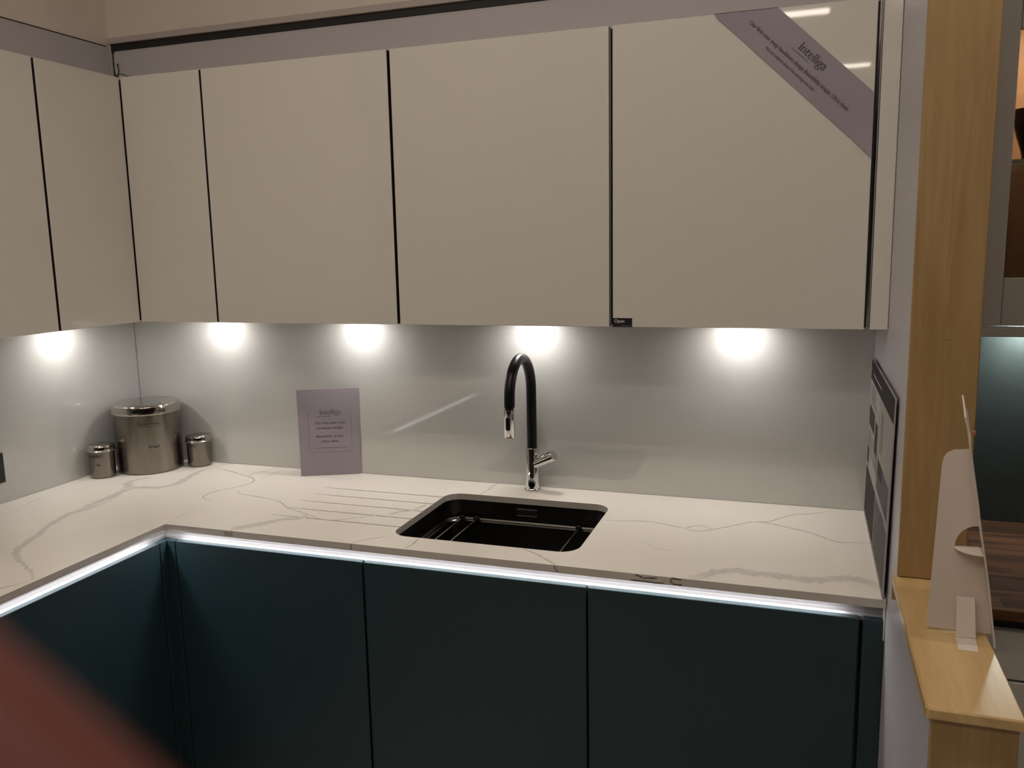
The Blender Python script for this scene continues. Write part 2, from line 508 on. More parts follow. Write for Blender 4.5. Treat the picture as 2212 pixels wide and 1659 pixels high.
def smooth(pts, k=5):
    out = []
    P = [pts[0]] + list(pts) + [pts[-1]]
    for i in range(1, len(P) - 2):
        p0, p1, p2, p3 = (Vector(q) for q in P[i - 1:i + 3])
        for j in range(k):
            t_ = j / k
            out.append(0.5 * ((2 * p1) + (-p0 + p2) * t_ + (2 * p0 - 5 * p1 + 4 * p2 - p3) * t_ * t_ + (-p0 + 3 * p1 - 3 * p2 + p3) * t_ ** 3))
    out.append(Vector(P[-1]))
    return out
def vein(pts, w0, w1=None, s0=0.8, plane='top', zoff=[0.00006]):
    """soft edged ribbon lying on the stone"""
    pts = smooth(pts)
    n = len(pts); w1 = w0 if w1 is None else w1
    rows = []
    for i, p_ in enumerate(pts):
        d = (pts[min(i + 1, n - 1)] - pts[max(i - 1, 0)]).normalized(); nn = Vector((-d.y, d.x))
        t_ = i / (n - 1)
        wd = (w0 + (w1 - w0) * t_) * (0.75 + 0.5 * random.random()) / 2
        p_ = p_ + nn * random.uniform(-0.12, 0.12) * w0
        e = s0 * min(1, 6 * t_ + 0.25, 6 * (1 - t_) + 0.25)
        rows.append([(p_ + nn * wd * k, 0 if abs(k) == 1 else e) for k in (-1, -0.55, 0.55, 1)])
    z = zoff[0]; zoff[0] += 0.00001
    VE.append((rows, plane, z))
vein([(0.499, -1.033), (0.297, -0.652), (0.287, -0.568), (0.279, -0.468), (0.265, -0.381), (0.284, -0.35), (0.35, -0.332), (0.375, -0.281), (0.36, -0.192), (0.342, -0.118), (0.361, -0.072)][1:], 0.040, 0.026, 0.42)
vein([(0.262, -0.375), (0.235, -0.34), (0.21, -0.316), (0.205, -0.285), (0.212, -0.262), (0.234, -0.235)], 0.044, 0.018, 0.42)
vein([(0.361, -0.072), (0.422, -0.087), (0.509, -0.124), (0.578, -0.154), (0.605, -0.184), (0.609, -0.228), (0.576, -0.289), (0.557, -0.336), (0.561, -0.379), (0.587, -0.401), (0.622, -0.412)], 0.010, 0.006, 0.62)
vein([(0.361, -0.072), (0.37, -0.028), (0.393, -0.004)], 0.006, 0.004, 0.5)
vein([(0.626, -0.296), (0.656, -0.323), (0.736, -0.337), (0.799, -0.352), (0.838, -0.372), (0.884, -0.409), (0.939, -0.433), (0.979, -0.45), (1.033, -0.476), (1.082, -0.472), (1.131, -0.436), (1.179, -0.396)], 0.0065, 0.006, 0.66)
vein([(0.979, -0.45), (0.973, -0.486), (0.931, -0.509), (0.912, -0.537), (0.887, -0.57), (0.863, -0.602), (0.84, -0.615)], 0.020, 0.060, 0.42)
vein([(0.543, -0.134), (0.56, -0.071), (0.585, -0.014), (0.60, -0.004)], 0.006, 0.004, 0.6)
vein([(0.612, -0.154), (0.615, -0.067), (0.62, -0.004)], 0.004, 0.004, 0.6)
vein([(0.634, -0.627), (0.629, -0.568), (0.629, -0.518), (0.634, -0.492), (0.669, -0.497)], 0.004, 0.003, 0.4)
vein([(1.218, -0.629), (1.236, -0.601), (1.287, -0.552)], 0.005, 0.005, 0.6)
vein([(1.794, -0.274), (1.842, -0.271), (1.91, -0.255), (1.956, -0.264), (2.017, -0.283), (2.034, -0.262), (2.062, -0.253), (2.088, -0.274)], 0.006, 0.005, 0.7)
vein([(2.017, -0.283), (2.038, -0.298), (2.066, -0.295), (2.088, -0.277), (2.123, -0.244), (2.185, -0.184), (2.227, -0.168), (2.282, -0.096), (2.339, -0.067), (2.398, -0.017)], 0.006, 0.005, 0.75)
vein([(2.185, -0.184), (2.227, -0.185), (2.275, -0.206), (2.325, -0.23), (2.36, -0.261), (2.398, -0.289), (2.441, -0.281), (2.476, -0.273)], 0.007, 0.005, 0.75)
vein([(2.08, -0.629), (2.101, -0.6), (2.13, -0.570), (2.169, -0.550), (2.21, -0.556), (2.25, -0.556), (2.294, -0.560), (2.336, -0.562), (2.375, -0.541), (2.414, -0.527), (2.444, -0.538), (2.476, -0.569)], 0.036, 0.044, 0.42)
vein([(1.908, -0.427), (1.939, -0.418), (1.958, -0.447), (1.987, -0.459), (2.023, -0.46)], 0.003, 0.003, 0.45)
vein([(1.919, -0.066), (1.95, -0.019)], 0.004, 0.003, 0.3)
vein([(1.397, -0.004), (1.388, -0.044), (1.391, -0.089), (1.379, -0.130)], 0.006, 0.006, 0.7)
vein([(1.373, -0.550), (1.375, -0.597), (1.369, -0.626)], 0.007, 0.006, 0.6)
vein([(1.657, -0.548), (1.69, -0.568), (1.721, -0.592), (1.748, -0.616), (1.765, -0.629)], 0.006, 0.007, 0.7)
vein([(1.204, -0.389), (1.222, -0.358), (1.251, -0.331)], 0.010, 0.018, 0.6)
vein([(1.255, -0.325), (1.262, -0.30), (1.268, -0.275)], 0.020, 0.014, 0.5)
vein([(0.301, -0.486), (0.308, -0.569), (0.293, -0.638), (0.32, -0.714), (0.374, -0.831), (0.406, -0.899), (0.437, -0.938), (0.474, -0.963), (0.532, -0.991), (0.58, -1.02), (0.625, -1.06)], 0.034, 0.010, 0.44)
vein([(0.062, -0.50), (0.081, -0.581), (0.107, -0.649), (0.095, -0.692)], 0.003, 0.003, 0.5)
vein([(0.511, -0.704), (0.545, -0.68), (0.584, -0.65)], 0.003, 0.003, 0.3)
vein([(0.625, -1.06), (0.52, -1.25), (0.35, -1.5), (0.3, -1.9)], 0.010, 0.02, 0.6)
# veins and chips showing on the front edge (u = x, v = z)
vein([(1.219, -0.001), (1.221, -0.010), (1.218, -0.017)], 0.003, 0.003, 1.0, 'front')
vein([(1.76, -0.001), (1.764, -0.009), (1.77, -0.017)], 0.006, 0.006, 0.7, 'front')
vein([(0.83, -0.009), (0.86, -0.009)], 0.014, 0.014, 0.5, 'front')
for a in ([(1.953, -0.002), (1.9705, -0.008), (1.9735, -0.011)], [(1.970, -0.0085), (2.004, -0.0055)], [(1.94, -0.016), (1.99, -0.0165), (2.02, -0.016)],
          [(2.035, -0.001), (2.034, -0.011), (2.040, -0.013)], [(2.034, -0.0015), (2.059, -0.003)], [(2.037, -0.0155), (2.060, -0.0155)]):
    vein(a, 0.0045, 0.004, 1.25, 'front')
def keep(x, y):
    if x > XT: y = max(y, YT + 0.0004)
    elif y < YT: x = min(x, XT - 0.0004)
    return min(max(x, 0.002), XR - 0.002), min(y, -0.002)
for rows, plane, z in VE:
    if plane == 'top': rows[:] = [[(Vector(keep(q.x, q.y)), e) for q, e in r] for r in rows]
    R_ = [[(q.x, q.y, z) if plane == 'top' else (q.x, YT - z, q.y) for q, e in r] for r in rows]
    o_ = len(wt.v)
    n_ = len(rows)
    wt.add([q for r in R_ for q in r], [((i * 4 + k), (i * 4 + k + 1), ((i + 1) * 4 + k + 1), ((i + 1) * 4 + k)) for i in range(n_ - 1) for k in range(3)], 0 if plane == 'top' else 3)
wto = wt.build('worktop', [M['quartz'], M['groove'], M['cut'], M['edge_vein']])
at = wto.data.attributes.new('vein', 'FLOAT', 'POINT')
nv = len(wto.data.vertices)
vals = [0.0] * nv
k0 = len(wt.v) - sum(len(r) * 4 for r, _, _ in VE)
k = k0
for rows, _, _ in VE:
    for r in rows:
        for _, e in r:
            if k < nv: vals[k] = e
            k += 1
if nv == len(wt.v): at.data.foreach_set('value', vals)
else: print('VEIN COUNT MISMATCH', nv, len(wt.v))
tag(rebase(wto, (1.2, -0.3, 0)), 'L-shaped white quartz worktop with grey veins and drainer grooves', 'worktop')

# ---------------------------------------------------------------- undermounted sink
sk = thing('sink', (1.54, -0.34, -0.20), 'square stainless steel undermount sink set into the white worktop', 'sink')
def ring(x0, x1, y0, y1, r, z): return [(a, b, z) for a, b in rrect(x0, x1, y0, y1, r)]
b = MB()
g = 0.0015
levels = [ring(SX0 - 0.02, SX1 + 0.02, SY0 - 0.02, SY1 + 0.02, SR + 0.02, -HW - 0.0008),
          ring(SX0 - g, SX1 + g, SY0 - g, SY1 + g, SR, -HW - 0.0008),
          ring(SX0 - g, SX1 + g, SY0 - g, SY1 + g, SR, -0.074),
          ring(SX0 + 0.002, SX1 - 0.002, SY0 + 0.002, SY1 - 0.002, SR - 0.004, -0.078),
          ring(SX0 + 0.010, SX1 - 0.010, SY0 + 0.010, SY1 - 0.010, SR - 0.01, -0.078),
          ring(SX0 + 0.013, SX1 - 0.013, SY0 + 0.013, SY1 - 0.013, SR - 0.012, -0.081),
          ring(SX0 + 0.016, SX1 - 0.016, SY0 + 0.016, SY1 - 0.016, SR - 0.012, -0.185),
          ring(SX0 + 0.028, SX1 - 0.028, SY0 + 0.028, SY1 - 0.028, SR - 0.018, -0.198)]
L = len(levels[0])
b.add([q for r in levels for q in r], [(j * L + i, j * L + (i + 1) % L, (j + 1) * L + (i + 1) % L, (j + 1) * L + i) for j in range(len(levels) - 1) for i in range(L)] + [tuple((len(levels) - 1) * L + i for i in range(L))], 0, True)
b.sm[-1] = False
b.build('bowl', M['steel'], sk)
o = MB().bbox(1.5005, 1.5665, -0.1405, -0.1385, -0.0545, -0.0325, 0.002)
o.box(1.5040, 1.5630, -0.1412, -0.1400, -0.0510, -0.0360, 1)
ov = o.build('overflow_cover', [M['steel_rim'], M['stick_black']], sk)
d = MB().lathe([(0.045, 0.0), (0.045, 0.002), (0.038, 0.003), (0.034, 0.001)], (1.54, -0.34, -0.1975), n=32)
d.build('drain', M['steel_rim'], sk)
for x, dx, lab in ((1.330, 0.006, 'thin steel rail across the sink, left one of three'), (1.3775, 0.008, 'thin steel rail across the sink, middle one of three'), (1.6965, 0.004, 'thin steel rail across the sink, right one beside the bowl side')):
    r = thing('sink_rail', (x, -0.34, -0.078), lab, 'rail', 'steel rails laid across the sink')
    MB().tube([(x, -0.150, -0.0725), (x, -0.531, -0.0725)], 0.0028, 10).build('rod', M['steel_rim'], r)
    for y in (-0.1545, -0.5275):
        MB().bbox(x - 0.009, x + 0.009, y - 0.006, y + 0.006, -0.0778, -0.064, 0.002).build('end_foot', M['black_rubber'], r)

# ---------------------------------------------------------------- tap
tp = thing('kitchen_tap', (1.5237, -0.05, 0), 'tall black and chrome pull-out tap standing behind the sink', 'tap')
cx, cy = 1.5240, -0.050
MB().lathe([(0.0245, 0.0004), (0.0250, 0.002), (0.0250, 0.007), (0.0235, 0.009), (0.0215, 0.0095), (0.0212, 0.012), (0.0212, 0.1345), (0.0205, 0.1360), (0.0165, 0.1362)], (cx, cy, 0), n=48).build('body', M['chrome'], tp)
pts = [(cx, cy, 0.130), (cx, cy, 0.20), (cx, cy, 0.27)]
for i in range(0, 25):
    a = PI * i / 24
    pts.append((cx, cy - 0.1 + 0.1 * math.cos(a), 0.318 + 0.104 * math.sin(a)))
pts += [(cx, cy - 0.2005, 0.305), (cx, cy - 0.2015, 0.297)]
MB().tube(pts, 0.0152, 24).build('spout_tube', M['black_rubber'], tp)
ex, ey = cx - 0.0005, cy - 0.202
hd = MB().lathe([(0.0125, 0.303), (0.0125, 0.292)], (ex, ey, 0), n=32, mi=1)
hd.lathe([(0.0135, 0.2915), (0.0155, 0.2905), (0.0158, 0.288), (0.0160, 0.214), (0.0148, 0.2115), (0.012, 0.2125)], (ex, ey - 0.001, 0), n=40)
sh = hd.build('spray_head', [M['chrome'], M['black_rubber']], tp)
bt = MB().bbox(ex - 0.0065 + 0.001, ex + 0.0075, ey - 0.0190, ey - 0.0145, 0.2345, 0.270, 0.002)
bt.build('spray_button', M['black_rubber'], sh)
ax = Vector((0.076, -0.022, 0.040)).normalized()
lv = MB().lathe([(0.0155, 0.0), (0.0155, 0.062), (0.0140, 0.063), (0.0140, 0.0650), (0.0168, 0.066), (0.0168, 0.082), (0.0155, 0.0835)], (cx + 0.004, cy - 0.002, 0.083), ax, 40)
lv.build('lever', M['chrome'], tp)
MB().lathe([(0.0065, 0.0), (0.0065, 0.014), (0.005, 0.016)], (cx + 0.012, cy - 0.012, 0.108), (0.7, -0.2, 0.9), 20).build('temperature_pin', M['chrome'], tp)

# ---------------------------------------------------------------- base cabinets (dark teal), recessed aluminium rail
DZ0 = -0.765
def base_unit(x0, x1, label, ga=0.0018, gb=0.0018):
    r = thing('base_cabinet', ((x0 + x1) / 2, -0.30, FL), label, 'cabinet', 'dark teal base cabinets under the back worktop')
    c_ = MB()
    c_.box(x0 + 0.001, x0 + 0.018, -0.575, -0.02, -0.78, -0.235); c_.box(x1 - 0.018, x1 - 0.001, -0.575, -0.02, -0.78, -0.235)
    c_.box(x0 + 0.018, x1 - 0.018, -0.575, -0.02, -0.78, -0.762); c_.box(x0 + 0.018, x1 - 0.018, -0.030, -0.02, -0.762, -0.235)
    c_.box(x0 + 0.001, x1 - 0.001, -0.575, -0.560, -0.235, -0.10)
    c_.build('carcass', M['carcass'], r)
    MB().box(x0 + 0.001, x1 - 0.001, -0.5955, -0.5775, -0.74, -0.0650).build('frame', M['dark_gap'], r)
    MB().bbox(x0 + ga, x1 - gb, YB, YB + 0.018, DZ0, ZD, 0.0012).build('door', M['teal'], r)
    MB().box(x0 + 0.001, x1 - 0.001, -0.56, -0.542, FL, -0.781).build('plinth', M['teal'], r)
    return r
base_unit(XB + 0.027, 1.2415, 'dark teal base cabinet door nearest the inner corner, under the drainer grooves', 0.0025, 0.0035)
base_unit(1.2415, 1.8356, 'dark teal base cabinet directly under the sink', 0.0035, 0.0025)
base_unit(1.8356, 2.4332, 'dark teal base cabinet to the right of the sink cabinet', 0.0025, 0.0040)
f = MB().bbox(2.4332 + 0.004, XR - 0.001, YB, YB + 0.018, DZ0, ZD, 0.001)
tag(rebase(f.build('filler_panel', M['teal']), (2.455, YB, DZ0)), 'narrow dark teal filler panel at the right end of the base cabinets', 'panel')
# corner post
f = MB().bbox(XB, XB + 0.026, YB, YB + 0.018, DZ0, ZD, 0.0008).bbox(XB - 0.019, XB, YB - 0.026, YB + 0.019, DZ0, ZD, 0.0008)
tag(rebase(f.build('corner_post', M['teal']), (XB, YB, DZ0)), 'L-shaped dark teal corner post between the two base cabinet runs', 'panel')
def base_unit_left(y0, y1, label):
    r = thing('base_cabinet', (0.30, (y0 + y1) / 2, FL), label, 'cabinet', 'dark teal base cabinets of the left run')
    MB().box(0.02, 0.575, y0 + 0.001, y0 + 0.018, -0.78, -0.10).box(0.02, 0.575, y1 - 0.018, y1 - 0.001, -0.78, -0.10).box(0.02, 0.575, y0 + 0.018, y1 - 0.018, -0.78, -0.762).build('carcass', M['carcass'], r)
    MB().box(0.5775, 0.5995, y0 + 0.001, y1 - 0.001, -0.74, -0.0650).build('frame', M['dark_gap'], r)
    MB().bbox(XB - 0.018, XB, y0 + 0.0015, y1 - 0.0028, DZ0, ZD, 0.0012).build('door', M['teal'], r)
    MB().box(0.542, 0.56, y0 + 0.001, y1 - 0.001, FL, -0.781).build('plinth', M['teal'], r)
base_unit_left(YB - 0.027 - 0.60, YB - 0.027, 'dark teal base cabinet of the left run, nearest the inner corner')
base_unit_left(YB - 0.027 - 1.20, YB - 0.027 - 0.60, 'dark teal base cabinet of the left run, further from the corner')
# aluminium handle rails (C section under the worktop)
r = MB()
prof = [(-0.5770, -HW - 0.001), (-0.5770, -0.048), (-0.5790, -0.056), (-0.5840, -0.0605), (-0.5935, -0.0612), (-0.5962, -0.0602), (-0.5970, -0.0560), (-0.5978, -0.0560),
        (-0.5978, -0.0640), (-0.5760, -0.0640), (-0.5745, -0.0640), (-0.5745, -HW - 0.001)]
def rail(mb, prof, a0, a1, fn):
    n = len(prof)
    mb.add([fn(a0, p_) for p_ in prof] + [fn(a1, p_) for p_ in prof], [(i, (i + 1) % n, (i + 1) % n + n, i + n) for i in range(n)] + [tuple(range(n))[::-1], tuple(range(n, 2 * n))])
rail(r, prof, 0, XR - 0.001, lambda a, q: (a or (-q[0] + 0.0047), q[0], q[1]))
tag(rebase(r.build('handle_rail', M['alu']), (1.5, -0.58, -0.06)), 'recessed aluminium handle rail under the front edge of the back worktop', 'handle rail')
r = MB()
rail(r, prof, -1.90, 0, lambda a, q: (-q[0] + 0.0047, a or q[0], q[1]))
tag(rebase(r.build('handle_rail', M['alu']), (0.58, -1.2, -0.06)), 'recessed aluminium handle rail under the edge of the left worktop', 'handle rail')
# led tapes tucked under the worktop
l_ = MB().box(0.640, 2.395, -0.6040, -0.5960, -HW - 0.0042, -HW - 0.0012)
tag(rebase(l_.build('led_strip', M['led']), (1.5, -0.60, -0.02)), 'white LED strip glowing under the front edge of the back worktop', 'led strip')
l_ = MB().box(0.6015, 0.6095, -1.88, -0.640, -HW - 0.0042, -HW - 0.0012)
tag(rebase(l_.build('led_strip', M['led']), (0.605, -1.3, -0.02)), 'white LED strip glowing under the edge of the left worktop', 'led strip')
# pale end bead on the right of the rail
tag(rebase(MB().bbox(XR - 0.0035, XR - 0.0005, -0.622, -0.60, -0.095, -HW - 0.0005, 0.0006).build('end_bead', M['gap_white']), (XR, -0.61, -0.06)), 'small pale end bead where the handle rail meets the right partition', 'bead')

# ---------------------------------------------------------------- wall cabinets (gloss off-white)
GA = {0: 0.0015, 1: 0.0032, 2: 0.0042, 3: 0.0045, 4: 0.0062}
X = [XL, 0.6436, 1.2418, 1.8367, 2.4350, XR]
def shell(mb, x0, x1, y0, y1, z0, z1, t_=0.018):
    mb.box(x0, x0 + t_, y0, y1, z0, z1); mb.box(x1 - t_, x1, y0, y1, z0, z1)
    mb.box(x0 + t_, x1 - t_, y0, y1, z0, z0 + t_); mb.box(x0 + t_, x1 - t_, y0, y1, z1 - t_, z1)
    mb.box(x0 + t_, x1 - t_, y1 - 0.006, y1, z0 + t_, z1 - t_)
labels = ['off-white gloss wall cabinet second from the inner corner, left of the tap', 'off-white gloss wall cabinet above the tap', 'off-white gloss wall cabinet with the lilac sash across its top corner']
for i in (1, 2, 3):
    x0, x1 = X[i], X[i + 1]
    r = thing('wall_cabinet', ((x0 + x1) / 2, -0.17, ZB), labels[i - 1], 'cabinet', 'off-white gloss wall cabinets of the back run')
    c_ = MB(); shell(c_, x0 + 0.0005, x1 - 0.0005, YW + 0.024, -0.007, ZB + 0.003, ZT - 0.003); c_.build('carcass', M['carcass'], r)
    MB().box(x0 + 0.0005, x1 - 0.0005, YW + 0.0200, YW + 0.0235, ZB + 0.003, ZT - 0.003).build('front_seal', M['dark_gap'], r)
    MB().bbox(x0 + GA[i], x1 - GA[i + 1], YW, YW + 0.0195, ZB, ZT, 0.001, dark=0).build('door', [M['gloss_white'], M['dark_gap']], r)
for i, (a, b_) in {3: (-0.0040, -0.0018), 4: (0.0030, 0.0052)}.items():
    h = MB().box(X[i] + a, X[i] + b_, YW + 0.006, YW + 0.0195, ZB + 0.004, ZT - 0.004)
    tag(rebase(h.build('edge_profile', M['alu']), (X[i], YW, ZB)), ['thin metal edge profile in the seam left of the sash cabinet door', 'thin metal edge profile in the seam right of the sash cabinet door'][i - 3], 'profile')
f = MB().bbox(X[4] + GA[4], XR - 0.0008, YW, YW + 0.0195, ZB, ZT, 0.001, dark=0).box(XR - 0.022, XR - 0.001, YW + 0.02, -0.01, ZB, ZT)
tag(rebase(f.build('filler_panel', [M['gloss_white'], M['dark_gap']]), (2.458, YW, ZB)), 'narrow off-white filler panel between the wall cabinets and the right partition', 'panel')
# corner cabinet with a door on each run
YS = -0.655
r = thing('wall_cabinet', (0.33, -0.33, ZB), 'L-shaped off-white gloss corner wall cabinet above the steel bread bin', 'cabinet')
c_ = MB()
c_.box(0.007, X[1] - 0.0005, YW + 0.024, -0.007, ZB + 0.003, ZB + 0.02); c_.box(0.007, X[1] - 0.0005, YW + 0.024, -0.007, ZT - 0.02, ZT - 0.003)
c_.box(0.007, XL - 0.024, YS + 0.0005, YW + 0.024, ZB + 0.003, ZB + 0.02); c_.box(0.007, XL - 0.024, YS + 0.0005, YW + 0.024, ZT - 0.02, ZT - 0.003)
c_.box(X[1] - 0.0185, X[1] - 0.0005, YW + 0.024, -0.007, ZB + 0.02, ZT - 0.02); c_.box(0.007, XL - 0.024, YS + 0.0005, YS + 0.0185, ZB + 0.02, ZT - 0.02)
c_.build('carcass', M['carcass'], r)
MB().box(XL - 0.0235, X[1] - 0.0005, YW + 0.0200, YW + 0.0235, ZB + 0.003, ZT - 0.003).box(XL - 0.0235, XL - 0.020, YS + 0.0005, YW + 0.0200, ZB + 0.003, ZT - 0.003).build('front_seal', M['dark_gap'], r)
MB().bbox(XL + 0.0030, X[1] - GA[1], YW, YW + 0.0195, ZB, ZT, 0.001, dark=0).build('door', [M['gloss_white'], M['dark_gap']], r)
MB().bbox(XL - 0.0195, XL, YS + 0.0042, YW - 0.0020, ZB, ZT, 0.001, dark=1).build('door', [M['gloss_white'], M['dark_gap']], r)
for k_ in range(2):
    y1 = YS - 0.6 * k_; y0 = y1 - 0.6
    r = thing('wall_cabinet', (0.17, (y0 + y1) / 2, ZB), ['off-white gloss wall cabinet of the left run, next to the corner cabinet', 'off-white gloss wall cabinet of the left run, further from the corner'][k_], 'cabinet', 'off-white gloss wall cabinets of the left run')
    c_ = MB()
    c_.box(0.007, XL - 0.024, y0 + 0.0005, y0 + 0.0185, ZB + 0.003, ZT - 0.003).box(0.007, XL - 0.024, y1 - 0.0185, y1 - 0.0005, ZB + 0.003, ZT - 0.003)
    c_.box(0.007, XL - 0.024, y0 + 0.0185, y1 - 0.0185, ZB + 0.003, ZB + 0.02).box(0.007, XL - 0.024, y0 + 0.0185, y1 - 0.0185, ZT - 0.02, ZT - 0.003)
    c_.build('carcass', M['carcass'], r)
    MB().box(XL - 0.0235, XL - 0.020, y0 + 0.0005, y1 - 0.0005, ZB + 0.003, ZT - 0.003).build('front_seal', M['dark_gap'], r)
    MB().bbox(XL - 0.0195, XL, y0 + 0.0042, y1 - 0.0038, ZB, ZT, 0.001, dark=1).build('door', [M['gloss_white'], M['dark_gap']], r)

# under-cabinet lights
def spot(x, y, label, lens='spot', z=None):
    z = (ZB + 0.0028) if z is None else z
    r = thing('cabinet_light', (x, y, z), label, 'light', 'round lights under the wall cabinets')
    MB().lathe([(0.034, 0.0), (0.034, -0.006), (0.031, -0.008), (0.0275, -0.008)], (x, y, z), n=32, capb=False).build('housing', M['alu'], r)
    MB().lathe([(0.0275, -0.0055), (0.026, -0.0068)], (x, y, z), n=32).build('lens', M[lens], r)
for x, lb in ((0.405, 'round light under the corner wall cabinet, on the back wall side'), (0.936, 'round light under the wall cabinet above the lilac card'), (1.530, 'round light under the wall cabinet above the tap'), (2.130, 'round light under the wall cabinet with the lilac sash')):
    spot(x, -0.075, lb)
spot(0.075, -0.353, 'round light under the corner wall cabinet, on the left wall side')

# ---------------------------------------------------------------- canisters
def canister(cx, cy, R_, Hh, lid_h, label, name, words, rot, group=None, wsize=0.02):
    r = thing(name, (cx, cy, 0), label, 'canister', group)
    MB().lathe([(R_ - 0.004, 0.0005), (R_ - 0.0005, 0.0025), (R_, 0.006), (R_, Hh - 0.004)], (cx, cy, 0), n=72).build('body', M['bin_steel'], r)
    rl = R_ + 0.0025
    MB().lathe([(R_ + 0.0006, Hh - lid_h - 0.002), (rl + 0.0022, Hh - lid_h - 0.001), (rl + 0.0025, Hh - lid_h + 0.001), (rl, Hh - lid_h + 0.003), (rl, Hh - 0.006), (rl - 0.002, Hh - 0.002), (rl - 0.006, Hh), (rl * 0.7, Hh + 0.0015), (rl * 0.3, Hh + 0.002), (0.001, Hh + 0.0021)], (cx, cy, 0), n=72).build('lid', M['steel_rim'] if False else M['chrome_soft'], r)
    def fn(a, z):
        an = rot + a / R_
        return (cx + (R_ + 0.0004) * math.cos(an), cy + (R_ + 0.0004) * math.sin(an), z)
    for body, size, a, z, sx in words:
        tm = MB()
        add_text(tm, body, size, (a, z), fn, sx=sx, offset=0.0003)
        if body[0] == 'B' and len(body) > 6:
            w2, hh = size * 2.95 * sx, size * 1.3
            rr = size * 0.35
            pts = [(a + q[0], z + size * 0.3 + q[1]) for q in rrect(-w2 * 1.0, w2 * 1.0, -hh / 2, hh / 2, rr, 4)]
            for p_, q_ in zip(pts, pts[1:] + pts[:1]):
                n_ = max(1, int(abs(q_[0] - p_[0]) / 0.006))
                for j in range(n_):
                    s0 = (p_[0] + (q_[0] - p_[0]) * j / n_, p_[1] + (q_[1] - p_[1]) * j / n_); s1 = (p_[0] + (q_[0] - p_[0]) * (j + 1) / n_, p_[1] + (q_[1] - p_[1]) * (j + 1) / n_)
                    if (Vector(s1) - Vector(s0)).length > 1e-6: add_line(tm, s0, s1, size * 0.06, fn)
        tm.build('name_stamp' if len(body) > 6 else 'content_lettering', M['print'], r)
    return r
M['chrome_soft'] = mat('polished canister lid', (0.50, 0.47, 0.43), 0.08, 1.0)
face = math.atan2(CAM.y + 0.125, CAM.x - 0.137)
canister(0.137, -0.125, 0.1085, 0.2360, 0.030, 'large round steel bread bin with shiny lid in the worktop corner', 'bread_bin', [('Buckingham', 0.0150, 0.0, 0.172, 1.0), ('Bread', 0.0135, 0.012, 0.092, 1.1)], face + 0.02)
canister(0.0585, -0.263, 0.0405, 0.112, 0.020, 'small steel canister standing to the left of the bread bin', 'canister', [('Buckingham', 0.0090, -0.010, 0.0755, 1.0), ('Tea', 0.009, -0.002, 0.045, 1.0)], face - 0.25, 'small steel canisters beside the bread bin')
canister(0.2835, -0.0475, 0.0405, 0.110, 0.020, 'small steel canister standing to the right of the bread bin', 'canister', [('Buckingham', 0.0090, -0.004, 0.075, 1.0)], face - 0.85, 'small steel canisters beside the bread bin')

# ---------------------------------------------------------------- lilac card on the worktop
BL, BR, TL, TRt = Vector((0.727, -0.093, 0.0006)), Vector((0.9065, -0.0125, 0.0006)), Vector((0.7262, -0.0915, 0.2918)), Vector((0.9115, -0.0075, 0.2930))
def card_pt(a, b, off=0.0):
    u, v_ = a / 0.198, b / 0.292
    p_ = (BL * (1 - u) + BR * u) * (1 - v_) + (TL * (1 - u) + TRt * u) * v_
    n_ = (BR - BL).cross(TL - BL).normalized()
    return p_ + n_ * off
r = thing('display_card', (0.815, -0.05, 0), 'upright lilac card with dark lettering leaning against the back splashback', 'card')
c_ = MB()
q = [card_pt(0, 0), card_pt(0.198, 0), card_pt(0.198, 0.292), card_pt(0, 0.292)]
q2 = [card_pt(0, 0, -0.002), card_pt(0.198, 0, -0.002), card_pt(0.198, 0.292, -0.002), card_pt(0, 0.292, -0.002)]
c_.add(q + q2, [(0, 1, 2, 3), (7, 6, 5, 4)], 0); c_.add(q + q2, [(0, 4, 5, 1), (1, 5, 6, 2), (2, 6, 7, 3), (3, 7, 4, 0)], 1)
c_.build('sheet', [M['lilac'], M['card_edge']], r)
tm = MB()
fn = lambda a, b: card_pt(a, b, 0.0004)
add_text(tm, 'Intelliga', 0.0255, (0.104, 0.206), fn, spacing=0.92, sx=1.0, offset=-0.0004)
add_line(tm, (0.060, 0.200), (0.108, 0.200), 0.0009, fn)
tm.build('headline', M['print'], r); tm = MB()
add_text(tm, 'Our first ever truly', 0.0125, (0.102, 0.174), fn)
add_text(tm, 'handleless design.', 0.0125, (0.102, 0.157), fn)
add_text(tm, 'Beautifully simple.', 0.0125, (0.102, 0.129), fn)
add_text(tm, 'Ultra sleek.', 0.0125, (0.102, 0.112), fn)
add_text(tm, 'Ask our experts about this exciting new style', 0.0056, (0.102, 0.092), fn)
tm.build('lettering', M['print'], r); tm = MB()
for p_, q_ in (((0.033, 0.2125), (0.033, 0.079)), ((0.033, 0.079), (0.171, 0.079)), ((0.171, 0.079), (0.171, 0.2125)), ((0.033, 0.2125), (0.043, 0.2125)), ((0.171, 0.2125), (0.161, 0.2125))):
    add_line(tm, p_, q_, 0.0006, fn)
tm.build('frame_line', M['print'], r)

